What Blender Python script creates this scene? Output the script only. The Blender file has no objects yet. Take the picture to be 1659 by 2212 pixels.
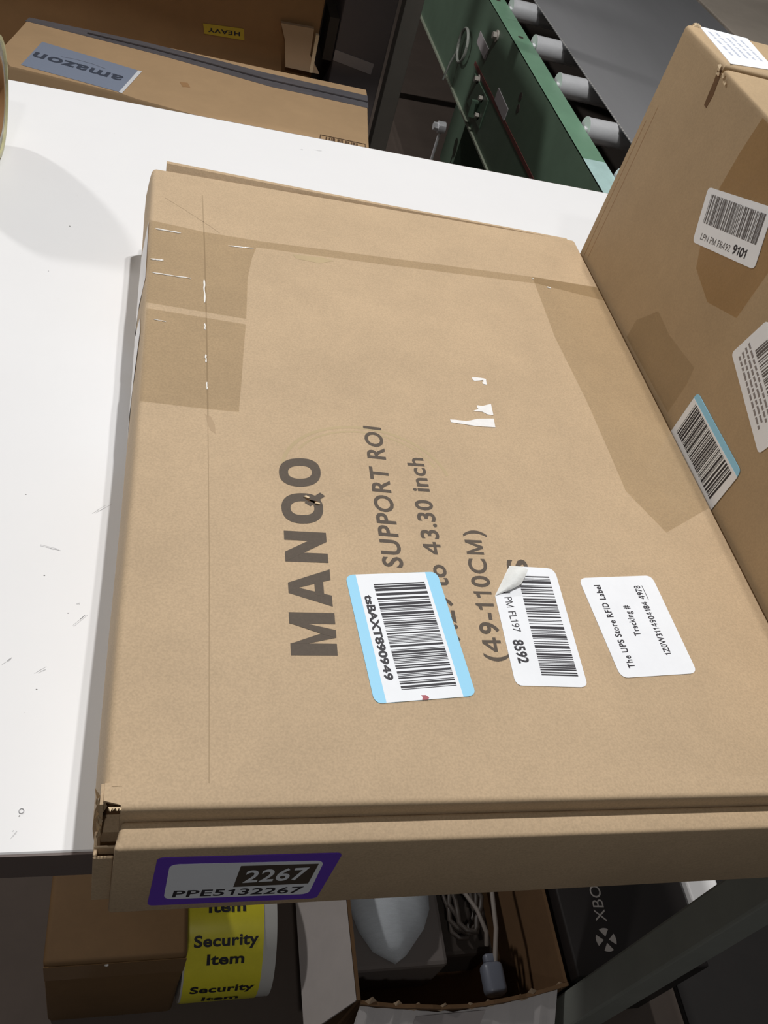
import bpy, bmesh, math, random
from mathutils import Vector, Matrix
random.seed(7)
scene = bpy.context.scene
COL = scene.collection

# ------------------------------------------------------------------ camera
cam_data = bpy.data.cameras.new('camera')
cam_data.sensor_fit = 'VERTICAL'
cam_data.sensor_height = 36.0
cam_data.lens = 30.808
cam_data.clip_start = 0.01
cam = bpy.data.objects.new('camera', cam_data)
COL.objects.link(cam)
cam.matrix_world = Matrix(((0.95916, -0.0693656, -0.2742272, 0.002283),
                           (-0.1333967, 0.7439673, -0.6547656, -0.152024),
                           (0.2494342, 0.664606, 0.7043305, 0.433757),
                           (0, 0, 0, 1)))
scene.camera = cam

# ------------------------------------------------------------------ light and exposure
world = bpy.data.worlds.new('world')
scene.world = world
world.use_nodes = True
world.node_tree.nodes['Background'].inputs[0].default_value = (0.93, 0.97, 1.0, 1)
world.node_tree.nodes['Background'].inputs[1].default_value = 0.06

def ceiling_lamp(name, loc, power, size, color=(1, 0.985, 0.965)):
    d = bpy.data.lights.new(name, 'AREA')
    d.shape = 'DISK'
    d.size = size
    d.energy = power
    d.color = color
    o = bpy.data.objects.new(name, d)
    o.location = loc
    COL.objects.link(o)
ceiling_lamp('ceiling_lamp', (0.352, 0.84, 2.2), 28.5, 0.05)
ceiling_lamp('ceiling_lamp', (0.478, 0.86, 2.2), 14, 0.05)
ceiling_lamp('ceiling_lamp', (-0.3, -1.4, 2.6), 12, 0.15)  # unseen front fill lamp, added to brighten the space under the table
far = bpy.data.lights.new('far_lamp', 'POINT')
far.energy = 205
far.shadow_soft_size = 0.10
far.color = (1, 0.98, 0.96)
far_lamp = bpy.data.objects.new('far_lamp', far)
far_lamp.location = (-2.26, 3.08, 1.8)
COL.objects.link(far_lamp)

vs = scene.view_settings
vs.view_transform = 'Standard'
vs.look = 'None'
vs.exposure = 0.0
vs.gamma = 1.0
vs.use_curve_mapping = False

# ------------------------------------------------------------------ materials
def lin(c):
    return tuple(((x / 255) / 12.92 if x / 255 <= 0.04045 else ((x / 255 + 0.055) / 1.055) ** 2.4) for x in c)

def mat(name, rgb, rough=0.6, metal=0.0, var=0.0, scale=40.0, bump=0.0, bscale=200.0, stretch=(1, 1, 1), spec=0.5, speck=0.0, second=None):
    m = bpy.data.materials.new(name)
    m.use_nodes = True
    nt = m.node_tree
    b = nt.nodes['Principled BSDF']
    c = lin(rgb)
    b.inputs['Base Color'].default_value = (*c, 1)
    b.inputs['Roughness'].default_value = rough
    b.inputs['Metallic'].default_value = metal
    b.inputs['Specular IOR Level'].default_value = spec
    if var or bump or speck:
        tc = nt.nodes.new('ShaderNodeTexCoord')
        mp = nt.nodes.new('ShaderNodeMapping')
        mp.inputs['Scale'].default_value = stretch
        nt.links.new(tc.outputs['Object'], mp.inputs['Vector'])
        col = None
        if var:
            n = nt.nodes.new('ShaderNodeTexNoise')
            n.inputs['Scale'].default_value = scale
            n.inputs['Detail'].default_value = 6
            n.inputs['Roughness'].default_value = 0.7
            nt.links.new(mp.outputs[0], n.inputs['Vector'])
            r = nt.nodes.new('ShaderNodeValToRGB')
            lo = [x * (1 - var) for x in c]
            hi = [min(1, x * (1 + var)) for x in c]
            if second:
                hi = lin(second)
            r.color_ramp.elements[0].position = 0.35
            r.color_ramp.elements[1].position = 0.65
            r.color_ramp.elements[0].color = (*lo, 1)
            r.color_ramp.elements[1].color = (*hi, 1)
            nt.links.new(n.outputs[0], r.inputs[0])
            col = r.outputs[0]
        if speck:
            n2 = nt.nodes.new('ShaderNodeTexNoise')
            n2.inputs['Scale'].default_value = 900
            n2.inputs['Detail'].default_value = 3
            nt.links.new(tc.outputs['Object'], n2.inputs['Vector'])
            r2 = nt.nodes.new('ShaderNodeValToRGB')
            r2.color_ramp.elements[0].position = 0.32
            r2.color_ramp.elements[1].position = 0.66
            r2.color_ramp.elements[0].color = (1 - speck,) * 3 + (1,)
            r2.color_ramp.elements[1].color = (1 + speck * 0.6,) * 3 + (1,)
            nt.links.new(n2.outputs[0], r2.inputs[0])
            mx = nt.nodes.new('ShaderNodeMix')
            mx.data_type = 'RGBA'
            mx.blend_type = 'MULTIPLY'
            mx.inputs[0].default_value = 1
            if col is not None:
                nt.links.new(col, mx.inputs[6])
            else:
                mx.inputs[6].default_value = (*c, 1)
            nt.links.new(r2.outputs[0], mx.inputs[7])
            col = mx.outputs[2]
        if col is not None:
            nt.links.new(col, b.inputs['Base Color'])
        if bump:
            n3 = nt.nodes.new('ShaderNodeTexNoise')
            n3.inputs['Scale'].default_value = bscale
            n3.inputs['Detail'].default_value = 4
            nt.links.new(mp.outputs[0], n3.inputs['Vector'])
            bp = nt.nodes.new('ShaderNodeBump')
            bp.inputs['Strength'].default_value = bump
            bp.inputs['Distance'].default_value = 0.001
            nt.links.new(n3.outputs[0], bp.inputs['Height'])
            nt.links.new(bp.outputs[0], b.inputs['Normal'])
    return m

def film(name, tint, rough, gloss, bscale=60):
    """thin clear plastic: tinted see-through with a glossy coat"""
    m = bpy.data.materials.new(name)
    m.use_nodes = True
    nt = m.node_tree
    nt.nodes.clear()
    out = nt.nodes.new('ShaderNodeOutputMaterial')
    t = nt.nodes.new('ShaderNodeBsdfTransparent')
    t.inputs[0].default_value = (*tint, 1)
    g = nt.nodes.new('ShaderNodeBsdfGlossy')
    g.inputs['Roughness'].default_value = rough
    tc = nt.nodes.new('ShaderNodeTexCoord')
    n = nt.nodes.new('ShaderNodeTexNoise')
    n.inputs['Scale'].default_value = bscale
    bp = nt.nodes.new('ShaderNodeBump')
    bp.inputs['Strength'].default_value = 0.25
    bp.inputs['Distance'].default_value = 0.002
    nt.links.new(tc.outputs['Object'], n.inputs['Vector'])
    nt.links.new(n.outputs[0], bp.inputs['Height'])
    nt.links.new(bp.outputs[0], g.inputs['Normal'])
    mx = nt.nodes.new('ShaderNodeMixShader')
    mx.inputs[0].default_value = gloss
    nt.links.new(t.outputs[0], mx.inputs[1])
    nt.links.new(g.outputs[0], mx.inputs[2])
    nt.links.new(mx.outputs[0], out.inputs[0])
    return m

KRAFT = mat('kraft_cardboard', (190, 165, 133), 0.72, var=0.06, scale=14, bump=0.12, bscale=350, speck=0.10)
KRAFT2 = mat('kraft_cardboard_tall', (176, 151, 117), 0.75, var=0.07, scale=9, bump=0.1, bscale=300, speck=0.06)
KRAFT3 = mat('kraft_cardboard_far', (190, 158, 120), 0.8, var=0.06, scale=6)
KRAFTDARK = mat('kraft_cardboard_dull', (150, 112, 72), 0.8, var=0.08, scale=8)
KRAFTEDGE = mat('torn_kraft_edge', (215, 192, 158), 0.9, var=0.12, scale=300)
LINER_SHADE = mat('torn_liner_and_shade', (104, 74, 44), 0.9, var=0.15, scale=250)  # torn liner brown; also paints the shade in the flat box's open corner
CREASE = mat('pressed_crease', (168, 145, 115), 0.8)
INK = mat('box_print_ink', (88, 77, 66), 0.75, var=0.08, scale=500)
BLACKINK = mat('label_print_ink', (38, 36, 44), 0.6)
GREYINK = mat('grey_print_ink', (96, 92, 92), 0.6)
PAPER = mat('label_paper', (240, 243, 248), 0.55, var=0.02, scale=60)
TORN = mat('torn_label_paper', (238, 236, 234), 0.8, var=0.04, scale=300)
BLUE = mat('label_blue', (150, 214, 246), 0.5)
PURPLE = mat('label_purple', (103, 60, 190), 0.5)
DARKBLOCK = mat('label_dark_block', (70, 60, 50), 0.5)
BLOT = mat('red_blot', (172, 88, 98), 0.6)
WHITETOP = mat('white_laminate', (236, 236, 237), 0.32, var=0.012, scale=5, spec=0.45)
EDGE = mat('grey_edge_band', (104, 92, 88), 0.6)
STEEL = mat('grey_painted_steel', (140, 143, 136), 0.5, var=0.06, scale=12)
STEELDARK = mat('dark_rack_steel', (168, 162, 154), 0.5, var=0.05, scale=12)
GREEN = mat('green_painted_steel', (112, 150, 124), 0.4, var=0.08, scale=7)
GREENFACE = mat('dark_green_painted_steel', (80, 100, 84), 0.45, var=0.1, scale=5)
PALEGREEN = mat('pale_green_paint', (178, 208, 205), 0.4, var=0.08, scale=30)
CHROME = mat('galvanised_roller_steel', (236, 237, 240), 0.28, metal=0.4, var=0.05, scale=30)
BELT = mat('grey_conveyor_belt', (124, 124, 126), 0.62, var=0.06, scale=3, bump=0.15, bscale=900, stretch=(1, 0.15, 1))
BELTEDGE = mat('frayed_belt_edge', (150, 148, 145), 0.8)
BLACKPAN = mat('dark_conveyor_bed', (58, 50, 44), 0.8)
RED = mat('red_line_paint', (92, 48, 44), 0.6)
SCUFF = mat('grey_scuff', (176, 176, 178), 0.6)
SCUFFDARK = mat('dark_fleck', (110, 108, 106), 0.6)
FLOOR = mat('dark_concrete_floor', (94, 82, 74), 0.75, var=0.12, scale=3)
TAPEFILM = film('clear_packing_tape', (0.90, 0.885, 0.85), 0.22, 0.035)
TAPEBROWN = film('brown_packing_tape', (0.885, 0.82, 0.72), 0.3, 0.02)
TAPEGREY = mat('dark_grey_tape', (100, 98, 102), 0.45, var=0.12, scale=60, stretch=(0.2, 1, 1))
SILVER = mat('blue_grey_label', (146, 157, 178), 0.45)
GLINT = mat('painted_tape_glint', (252, 249, 244), 0.08, spec=1.0)  # near-white base puts the tape highlights into the colour

# ------------------------------------------------------------------ object helpers
def root_of(o):
    while o.parent:
        o = o.parent
    return o

FLOOR_GOODS = False
def placed(v):
    """goods under the table are drawn at two thirds size and set on the floor at full size"""
    if not FLOOR_GOODS:
        return tuple(v)
    return (1.48 * v[0] - 0.0011, 1.48 * v[1] + 0.073, 1.48 * v[2] - 0.2082)

def thing(name, label, cat, loc=(0, 0, 0), group=None):
    o = bpy.data.objects.new(name, None)
    o.empty_display_size = 0.02
    COL.objects.link(o)
    o.location = placed(loc)
    o['label'] = label
    o['category'] = cat
    if group:
        o['group'] = group
    return o

def part(name, vf, m, parent, label=None, smooth=None, kind=None):
    """one mesh object, vertices given in world metres"""
    verts, faces = vf
    verts = [placed(v) for v in verts]
    base = Vector(root_of(parent).location) if parent else Vector((0, 0, 0))
    me = bpy.data.meshes.new(name)
    me.from_pydata([Vector(v) - base for v in verts], [], faces)
    me.materials.append(m)
    bm = bmesh.new()
    bm.from_mesh(me)
    bmesh.ops.recalc_face_normals(bm, faces=bm.faces)
    bm.to_mesh(me)
    bm.free()
    if smooth:
        for p in me.polygons:
            p.use_smooth = True
        me.set_sharp_from_angle(angle=math.radians(smooth))
    me.update()
    o = bpy.data.objects.new(name, me)
    COL.objects.link(o)
    if parent:
        o.parent = parent
    if label:
        o['label'] = label
    if kind:
        o['kind'] = kind
    return o

def join(*vfs):
    V, F = [], []
    for v, f in vfs:
        n = len(V)
        V += list(v)
        F += [tuple(i + n for i in q) for q in f]
    return V, F

def bm_out(bm):
    bm.verts.index_update()
    r = [tuple(v.co) for v in bm.verts], [tuple(v.index for v in f.verts) for f in bm.faces]
    bm.free()
    return r

def hexa(c, bevel=0.0, seg=2, top_only=False):
    """eight corners: bottom loop of four, top loop of four"""
    bm = bmesh.new()
    v = [bm.verts.new(p) for p in c]
    for f in ((3, 2, 1, 0), (4, 5, 6, 7), (0, 1, 5, 4), (1, 2, 6, 5), (2, 3, 7, 6), (3, 0, 4, 7)):
        bm.faces.new([v[i] for i in f])
    if bevel and top_only:
        zt = max(q.co.z for q in bm.verts) - 1e-5
        bmesh.ops.bevel(bm, geom=[e for e in bm.edges if e.verts[0].co.z > zt and e.verts[1].co.z > zt], offset=bevel, segments=seg, profile=0.5, affect='EDGES')
    elif bevel:
        bmesh.ops.bevel(bm, geom=bm.edges[:], offset=bevel, segments=seg, profile=0.5, affect='EDGES')
    return bm_out(bm)

def box(x0, x1, y0, y1, z0, z1, bevel=0.0, seg=2, top_only=False):
    return hexa([(x0, y0, z0), (x1, y0, z0), (x1, y1, z0), (x0, y1, z0),
                 (x0, y0, z1), (x1, y0, z1), (x1, y1, z1), (x0, y1, z1)], bevel, seg, top_only)

def tube(pts, r, n=8, closed=False):
    pts = [Vector(p) for p in pts]
    V, F = [], []
    k = len(pts)
    ref = Vector((0.13, 0.21, 0.97)).normalized()
    for i, p in enumerate(pts):
        a = pts[(i - 1) % k] if (closed or i > 0) else p
        b = pts[(i + 1) % k] if (closed or i < k - 1) else p
        t = (b - a).normalized()
        u = t.cross(ref).normalized()
        w = t.cross(u)
        for j in range(n):
            an = 2 * math.pi * j / n
            V.append(tuple(p + r * (math.cos(an) * u + math.sin(an) * w)))
    for i in range(k if closed else k - 1):
        for j in range(n):
            F.append((i * n + j, i * n + (j + 1) % n, ((i + 1) % k) * n + (j + 1) % n, ((i + 1) % k) * n + j))
    if not closed:
        F.append(tuple(range(n - 1, -1, -1)))
        F.append(tuple((k - 1) * n + j for j in range(n)))
    return V, F

def cyl(p0, p1, r, n=24, r2=None):
    r2 = r if r2 is None else r2
    p0, p1 = Vector(p0), Vector(p1)
    t = (p1 - p0).normalized()
    ref = Vector((0, 0, 1)) if abs(t.z) < 0.9 else Vector((1, 0, 0))
    u = t.cross(ref).normalized()
    w = t.cross(u)
    V = []
    for p, q in ((p0, r), (p1, r2)):
        for j in range(n):
            a = 2 * math.pi * j / n
            V.append(tuple(p + q * (math.cos(a) * u + math.sin(a) * w)))
    F = [(j, (j + 1) % n, n + (j + 1) % n, n + j) for j in range(n)]
    F += [tuple(range(n - 1, -1, -1)), tuple(n + j for j in range(n))]
    return V, F

# surfaces: two numbers on a face plus a height above it -> world point
ZTOP = 0.0781
def S_top(a, b, h): return (a, b, ZTOP + h)
def S_front(a, b, h): return (a, -0.0079 - 0.0026 * (0.0677 - b) / 0.0677 - h, b)
def S_right(a, b, h): return (0.3745 - h, -a, b)
def S_rtop(a, b, h): return (a, b, 0.2722 + h)
def S_amz(a, b, h): return (a, b, -0.30 + h)
def S_table(a, b, h): return (a, b, h)
def S_rail(a, b, h): return (0.754 - h, -a, b)

def slab(S, pts, h0, h1):
    """flat outline raised from h0 to h1 above a surface"""
    n = len(pts)
    V = [S(a, b, h0) for a, b in pts] + [S(a, b, h1) for a, b in pts]
    F = [tuple(range(n, 2 * n))] + [(i, (i + 1) % n, n + (i + 1) % n, n + i) for i in range(n)]
    return V, F

def rounded(pts, r, seg=5):
    out = []
    n = len(pts)
    for i in range(n):
        p = Vector((*pts[i], 0))
        a = (Vector((*pts[i - 1], 0)) - p)
        b = (Vector((*pts[(i + 1) % n], 0)) - p)
        ri = r[i] if isinstance(r, (list, tuple)) else r
        if ri <= 0:
            out.append((p.x, p.y))
            continue
        p0 = p + a.normalized() * min(ri, a.length * 0.45)
        p1 = p + b.normalized() * min(ri, b.length * 0.45)
        for k in range(seg + 1):
            t = k / seg
            q = (1 - t) ** 2 * p0 + 2 * t * (1 - t) * (p0 * 0.12 + p * 0.88) + t * t * p1
            out.append((q.x, q.y))
    return out

def quad_at(q, s, t):
    """q = top-left, top-right, bottom-right, bottom-left"""
    a = [q[0][i] * (1 - s) + q[1][i] * s for i in (0, 1)]
    b = [q[3][i] * (1 - s) + q[2][i] * s for i in (0, 1)]
    return (a[0] * (1 - t) + b[0] * t, a[1] * (1 - t) + b[1] * t)

def barcode(S, q, h, seed, modules=150, along='t'):
    rnd = random.Random(seed)
    V, F = [], []
    pos = 0
    while pos < modules - 1:
        w = rnd.choice((1, 1, 1, 2, 2, 3, 4))
        w = min(w, modules - pos)
        t0, t1 = pos / modules, (pos + w) / modules
        n = len(V)
        for s, t in ((0, t0), (1, t0), (1, t1), (0, t1)):
            if along == 's':
                s, t = t, s
            V.append(S(*quad_at(q, s, t), h))
        F.append((n, n + 1, n + 2, n + 3))
        pos += w + rnd.choice((1, 1, 1, 2, 2, 3))
    return V, F

_text_cache = {}
def _font_mesh(body, bold):
    c = bpy.data.curves.new('text_outline', 'FONT')
    c.body = body
    c.offset = bold
    c.resolution_u = 4
    o = bpy.data.objects.new('text_outline', c)
    COL.objects.link(o)
    dg = bpy.context.evaluated_depsgraph_get()
    dg.update()
    me = bpy.data.meshes.new_from_object(o.evaluated_get(dg))
    V = [(v.co.x, v.co.y) for v in me.vertices]
    F = [tuple(p.vertices) for p in me.polygons]
    bpy.data.objects.remove(o)
    bpy.data.curves.remove(c)
    bpy.data.meshes.remove(me)
    return V, F

CAP = 0.69
def char_mesh(ch, bold):
    """outline of one character and its advance; 1, 4, M and I are drawn by hand"""
    key = (ch, bold)
    if key in _text_cache:
        return _text_cache[key]
    w = 0.075 + 2 * bold          # stroke width
    if ch == '1':
        x = 0.20
        V = [(x, 0), (x + w, 0), (x + w, CAP), (x + w * 0.25, CAP), (x, CAP * 0.86), (x, CAP * 0.86 - w * 1.1), (x - 0.15, CAP * 0.80 - w * 0.9), (x - 0.15, CAP * 0.80), (x - 0.03, CAP * 0.88)]
        F = [(0, 1, 2, 3, 4, 5), (5, 4, 8, 7, 6)]
        r = V, F, 0.44
    elif ch == 'M':
        W_ = 0.66
        x = 0.08
        V = [(x, 0), (x + w, 0), (x + w, CAP), (x, CAP), (x + W_ - w, 0), (x + W_, 0), (x + W_, CAP), (x + W_ - w, CAP),
             (x + w, CAP), (x + w, CAP - 2.3 * w), (x + W_ / 2 - w * 0.5, 0), (x + W_ / 2, w * 1.6),
             (x + W_ - w, CAP), (x + W_ - w, CAP - 2.3 * w), (x + W_ / 2 + w * 0.5, 0)]
        F = [(0, 1, 2, 3), (4, 5, 6, 7), (9, 10, 11, 8), (13, 12, 11, 14), (10, 14, 11)]
        r = V, F, 0.82
    elif ch == '4':
        s = 0.36
        V = [(s, 0), (s + w, 0), (s + w, CAP), (s, CAP), (0.04, 0.17), (s, 0.17), (s, 0.17 + w), (0.04, 0.17 + w), (s + w, 0.17), (s + w + 0.10, 0.17), (s + w + 0.10, 0.17 + w), (s + w, 0.17 + w),
             (0.04, 0.17 + w), (0.04 + w * 1.15, 0.17 + w), (s, CAP - w * 1.5), (s, CAP)]
        F = [(0, 1, 2, 3), (4, 5, 6, 7), (8, 9, 10, 11), (12, 13, 14, 15)]
        r = V, F, 0.62
    elif ch == ' ':
        r = [], [], 0.30
    else:
        V, F = _font_mesh(ch, bold)
        bar = _font_mesh('|', bold)[0]
        pair = _font_mesh(ch + '|', bold)[0]
        x_bar = min(v[0] for v in bar)
        xs = sorted(v[0] for v in pair)
        wb = max(v[0] for v in bar) - x_bar
        adv = max(xs) - wb - x_bar
        r = V, F, adv
    _text_cache[key] = r
    return r

def glyphs(body, bold, spacing=1.0):
    V, F = [], []
    x = 0.0
    for ch in body:
        v, f, adv = char_mesh(ch, bold)
        n = len(V)
        V += [(a + x, b) for a, b in v]
        F += [tuple(i + n for i in q) for q in f]
        x += adv * spacing
    return V, F

def text(S, body, b0, b1, c0, h, bold=0.0, spacing=1.0, wrap=None):
    """print body with its baseline from b0 to b1 and capitals reaching c0"""
    V, F = glyphs(body, bold, spacing)
    hv, _ = glyphs('H', bold)
    y0 = min(v[1] for v in hv)
    y1 = max(v[1] for v in hv)
    x0 = min(v[0] for v in V)
    x1 = max(v[0] for v in V)
    out = []
    for x, y in V:
        s = (x - x0) / (x1 - x0)
        t = (y - y0) / (y1 - y0)
        a = b0[0] + (b1[0] - b0[0]) * s + (c0[0] - b0[0]) * t
        b = b0[1] + (b1[1] - b0[1]) * s + (c0[1] - b0[1]) * t
        out.append(S(a, b, h))
    return out, F

def block_letter(S, q, outline_sets, h):
    """outline_sets: list of (vertices in the unit square, faces)"""
    b0, b1, c0, c1 = q
    V, F = [], []
    for k, (pv, pf) in enumerate(outline_sets):
        n = len(V)
        h += 0.00002
        for s, t in pv:
            p = [(1 - s) * (1 - t) * b0[i] + s * (1 - t) * b1[i] + (1 - s) * t * c0[i] + s * t * c1[i] for i in (0, 1)]
            V.append(S(p[0], p[1], h))
        F += [tuple(i + n for i in f) for f in pf]
    return V, F

def poly(*p):
    return list(p), [tuple(range(len(p)))]

def ring(ox, oy, ix, iy, n=48, e=2.35):
    V, F = [], []
    for k in range(n):
        a = 2 * math.pi * k / n
        c, s = math.cos(a), math.sin(a)
        f = lambda v: math.copysign(abs(v) ** (2 / e), v)
        V.append((0.5 + ox * f(c), 0.5 + oy * f(s)))
        V.append((0.5 + ix * f(c), 0.5 + iy * f(s)))
    for k in range(n):
        j = (k + 1) % n
        F.append((2 * k, 2 * j, 2 * j + 1, 2 * k + 1))
    return V, F

# ------------------------------------------------------------------ the setting
fl = part('floor', box(-4, 6, -2.5, 8, -0.95, -0.8550), FLOOR, None)
fl['kind'] = 'structure'
bw = part('wall_back', box(-4, 6, 7.8, 7.9, -0.855, 4.0), mat('grey_wall', (120, 112, 104), 0.9), None)
bw['kind'] = 'structure'

# ------------------------------------------------------------------ white packing table
tb = thing('packing_table', 'white topped packing table with grey edge band and steel legs, under the flat box', 'table', (-0.15, 0.41, -0.855))
TX0, TX1, TY0, TY1 = -0.95, 0.66, 0.0188, 0.8170
part('tabletop', box(TX0, TX1, TY0, TY1, -0.0262, 0.0, 0.0008, 1), WHITETOP, tb)
eb = join(box(TX0 - 0.001, TX1 + 0.001, TY0 - 0.0012, TY0, -0.0264, -0.0006), box(TX0 - 0.001, TX1 + 0.001, TY1, TY1 + 0.0012, -0.0264, -0.0006),
          box(TX0 - 0.0012, TX0, TY0, TY1, -0.0264, -0.0006), box(TX1, TX1 + 0.0012, TY0, TY1, -0.0264, -0.0006))
part('edge_band', eb, EDGE, tb, 'dark grey edge band')
for lx in (-0.90, 0.556):
    for ly in (0.050, 0.745):
        part('leg', box(lx, lx + 0.046, ly, ly + 0.038, -0.855, -0.0262, 0.003), STEEL, tb)
part('rail', box(-0.854, 0.556, 0.76, 0.775, -0.08, -0.0262), STEEL, tb)
def px_table(pts, name, m):
    part(name, slab(S_table, pts, 0.00005, 0.0002), m, tb)
SM = [[(-0.0227, 0.2313), (-0.0176, 0.2352), (-0.012, 0.241), (-0.0135, 0.2383), (-0.0191, 0.2331)],
      [(-0.026, 0.1464), (-0.0221, 0.1515), (-0.0185, 0.1554), (-0.0202, 0.1519), (-0.0246, 0.1474)],
      [(-0.0425, 0.1142), (-0.0384, 0.1177), (-0.0345, 0.12), (-0.0373, 0.116), (-0.04, 0.1126)],
      [(-0.0597, 0.1194), (-0.057, 0.1228), (-0.0541, 0.1246), (-0.0568, 0.1211)],
      [(-0.0502, 0.2042), (-0.0462, 0.2041), (-0.0367, 0.2006), (-0.0419, 0.2016)],
      [(-0.0429, 0.0258), (-0.0414, 0.0292), (-0.0397, 0.0309), (-0.0402, 0.0288), (-0.0421, 0.0258)],
      [(0.15, 0.7828), (0.1525, 0.7808), (0.1532, 0.7785)],
      [(0.1647, 0.7866), (0.1678, 0.7803), (0.1766, 0.7875), (0.1735, 0.7825), (0.1677, 0.7784)],
      [(-0.0254, 0.1611), (-0.0241, 0.1631), (-0.0226, 0.1625), (-0.024, 0.1622)]]
rs = random.Random(3)
def thin_streak(pts, k):
    """break a rubbed mark into a few thin strokes"""
    a, b = Vector((*pts[0], 0)), Vector((*pts[len(pts) // 2], 0))
    d = b - a
    n = Vector((-d.y, d.x, 0)).normalized()
    out = []
    for i in range(k):
        o = n * rs.uniform(-0.0012, 0.0012)
        s, e = sorted((rs.uniform(0, 0.6), rs.uniform(0.4, 1)))
        p, q = a + d * s + o, a + d * e + o
        w = n * rs.uniform(0.00008, 0.0002)
        out.append([(p - w)[:2], (p + w * 0.3)[:2], (q + w)[:2], (q - w * 0.3)[:2]])
    return out
marks = [slab(S_table, st, 0.00004, 0.00008) for pts in SM for st in thin_streak(pts, 4)]
part('scuff_marks', join(*marks), SCUFF, tb, 'faint grey rub marks', kind='stuff')
dots = [(-0.0449, 0.1813, .0006), (-0.0403, 0.1056, .0005), (-0.0672, 0.5586, .0009), (-0.0765, 0.4878, .0005), (-0.0629, 0.244, .0004), (-0.0294, 0.1552, .0004),
        (-0.0398, 0.0368, .0006), (-0.07, 0.0415, .0006)]
for i in range(40):
    dots.append((rs.uniform(-0.13, -0.03) - 0.1 * (i % 4 == 0), rs.uniform(0.03, 0.75), rs.uniform(.0001, .00022)))
fl_ = [slab(S_table, [(x + r * math.cos(a) * rs.uniform(.6, 1.2), y + 0.6 * r * math.sin(a)) for a in [k * math.pi / 3 for k in range(6)]], 0.00004, 0.0001) for x, y, r in dots]
part('dark_flecks', join(*fl_), SCUFFDARK, tb, kind='stuff')
part('hole_ring', tube([(-0.0392 + 0.0011 * math.cos(a), 0.0392 + 0.0012 * math.sin(a), 0.0002) for a in [k * math.pi / 8 for k in range(16)]], 0.00022, 6, True), SCUFF, tb)

# ------------------------------------------------------------------ the flat cardboard box on the table
W, L = 0.372, 0.5325
fb = thing('flat_cardboard_box', 'large flat cardboard box with large black block print and three stickers, across the white table', 'box', (0.186, 0.26, 0))

def bulged_body():
    prof = [(0.0008, 0.0), (-0.0012, 0.004), (-0.0043, 0.018), (-0.0056, 0.036), (-0.0049, 0.054), (-0.0025, 0.069), (-0.0008, 0.0752), (0.0006, 0.0774), (0.0026, 0.0781),
            (0.09, 0.0781), (0.186, 0.0781), (0.28, 0.0781), (W - 0.003, 0.0781), (W - 0.0008, 0.0773), (W, 0.0755), (W, 0.04), (W, 0.0)]
    ys = [0.0145, 0.06, 0.12, 0.2, 0.28, 0.36, 0.44, 0.5, L]
    edge = [-0.0007, -0.0008, -0.0002, 0.0010, 0.0013, 0.0006, -0.0004, -0.001, -0.0016]
    V, F = [], []
    n = len(prof)
    for y, e in zip(ys, edge):
        for i, (x, z) in enumerate(prof):
            bulge = (0.82 + 0.18 * math.sin(math.pi * y / L)) if x < 0 and z < 0.07 else 1
            V.append((x * bulge + (e if i < 9 else 0), y, z))
    for k in range(len(ys) - 1):
        for i in range(n):
            F.append((k * n + i, k * n + (i + 1) % n, (k + 1) * n + (i + 1) % n, (k + 1) * n + i))
    F.append(tuple(range(n - 1, -1, -1)))
    F.append(tuple((len(ys) - 1) * n + i for i in range(n)))
    return V, F
part('body', bulged_body(), KRAFT, fb, smooth=40)
fp = [(0.0145, 0.0), (0.0042, 0.0), (0.0042, 0.0758), (0.0046, 0.0772), (0.0056, 0.0779), (0.0070, 0.0781), (0.0145, 0.0781)]
V = [(x, y, z) for x in (0.0056, W) for y, z in fp]
F = [tuple(range(7)), tuple(13 - i for i in range(7))] + [(i, (i + 1) % 7, 7 + (i + 1) % 7, 7 + i) for i in range(7)]
part('front_panel', join((V, F), box(-0.0016, 0.0056, 0.0055, 0.0145, 0.0, 0.0535)), KRAFT, fb, smooth=45)
part('corner_gap_shade', box(-0.0008, 0.0056, 0.0132, 0.0144, 0.0535, 0.0762), LINER_SHADE, fb, 'dark panel painted as shade inside the torn corner')  # the shade inside the open corner is put into this panel's colour
part('lid_corner', join(hexa([(-0.0012, 0.0085, 0.0762), (0.006, 0.0068, 0.0762), (0.006, 0.016, 0.0762), (-0.0012, 0.016, 0.0762),
                              (-0.0012, 0.0085, 0.0778), (0.006, 0.0064, 0.0780), (0.006, 0.016, 0.0780), (-0.0012, 0.016, 0.0778)]),
                        hexa([(-0.0028, 0.0045, 0.052), (-0.0014, 0.0045, 0.052), (-0.0014, 0.0158, 0.052), (-0.0028, 0.0158, 0.052),
                              (-0.0026, 0.0075, 0.0765), (-0.0012, 0.0075, 0.0765), (-0.0012, 0.0158, 0.0775), (-0.0026, 0.0158, 0.0775)])), KRAFT, fb)
part('tuck_flap', hexa([(0.0036, -0.0105, 0.0006), (0.3735, -0.0105, 0.0006), (0.3735, 0.0042, 0.0006), (0.0045, 0.0042, 0.0006),
                        (0.0040, -0.0078, 0.0672), (0.3735, -0.0078, 0.0668), (0.3735, 0.0042, 0.0672), (0.0064, 0.0042, 0.0677)], 0.0018, 3), KRAFT, fb, smooth=50)
part('side_flap', join(box(-0.0040, 0.0042, -0.0052, -0.0040, 0.004, 0.0530, 0.0004, 1),
                       box(-0.0038, 0.0050, -0.0014, -0.0004, 0.004, 0.0545, 0.0003, 1),
                       box(-0.0040, -0.0024, -0.0044, 0.006, 0.004, 0.0536, 0.0004, 1)), KRAFT, fb)
rt = random.Random(11)
V, F = [], []
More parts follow.
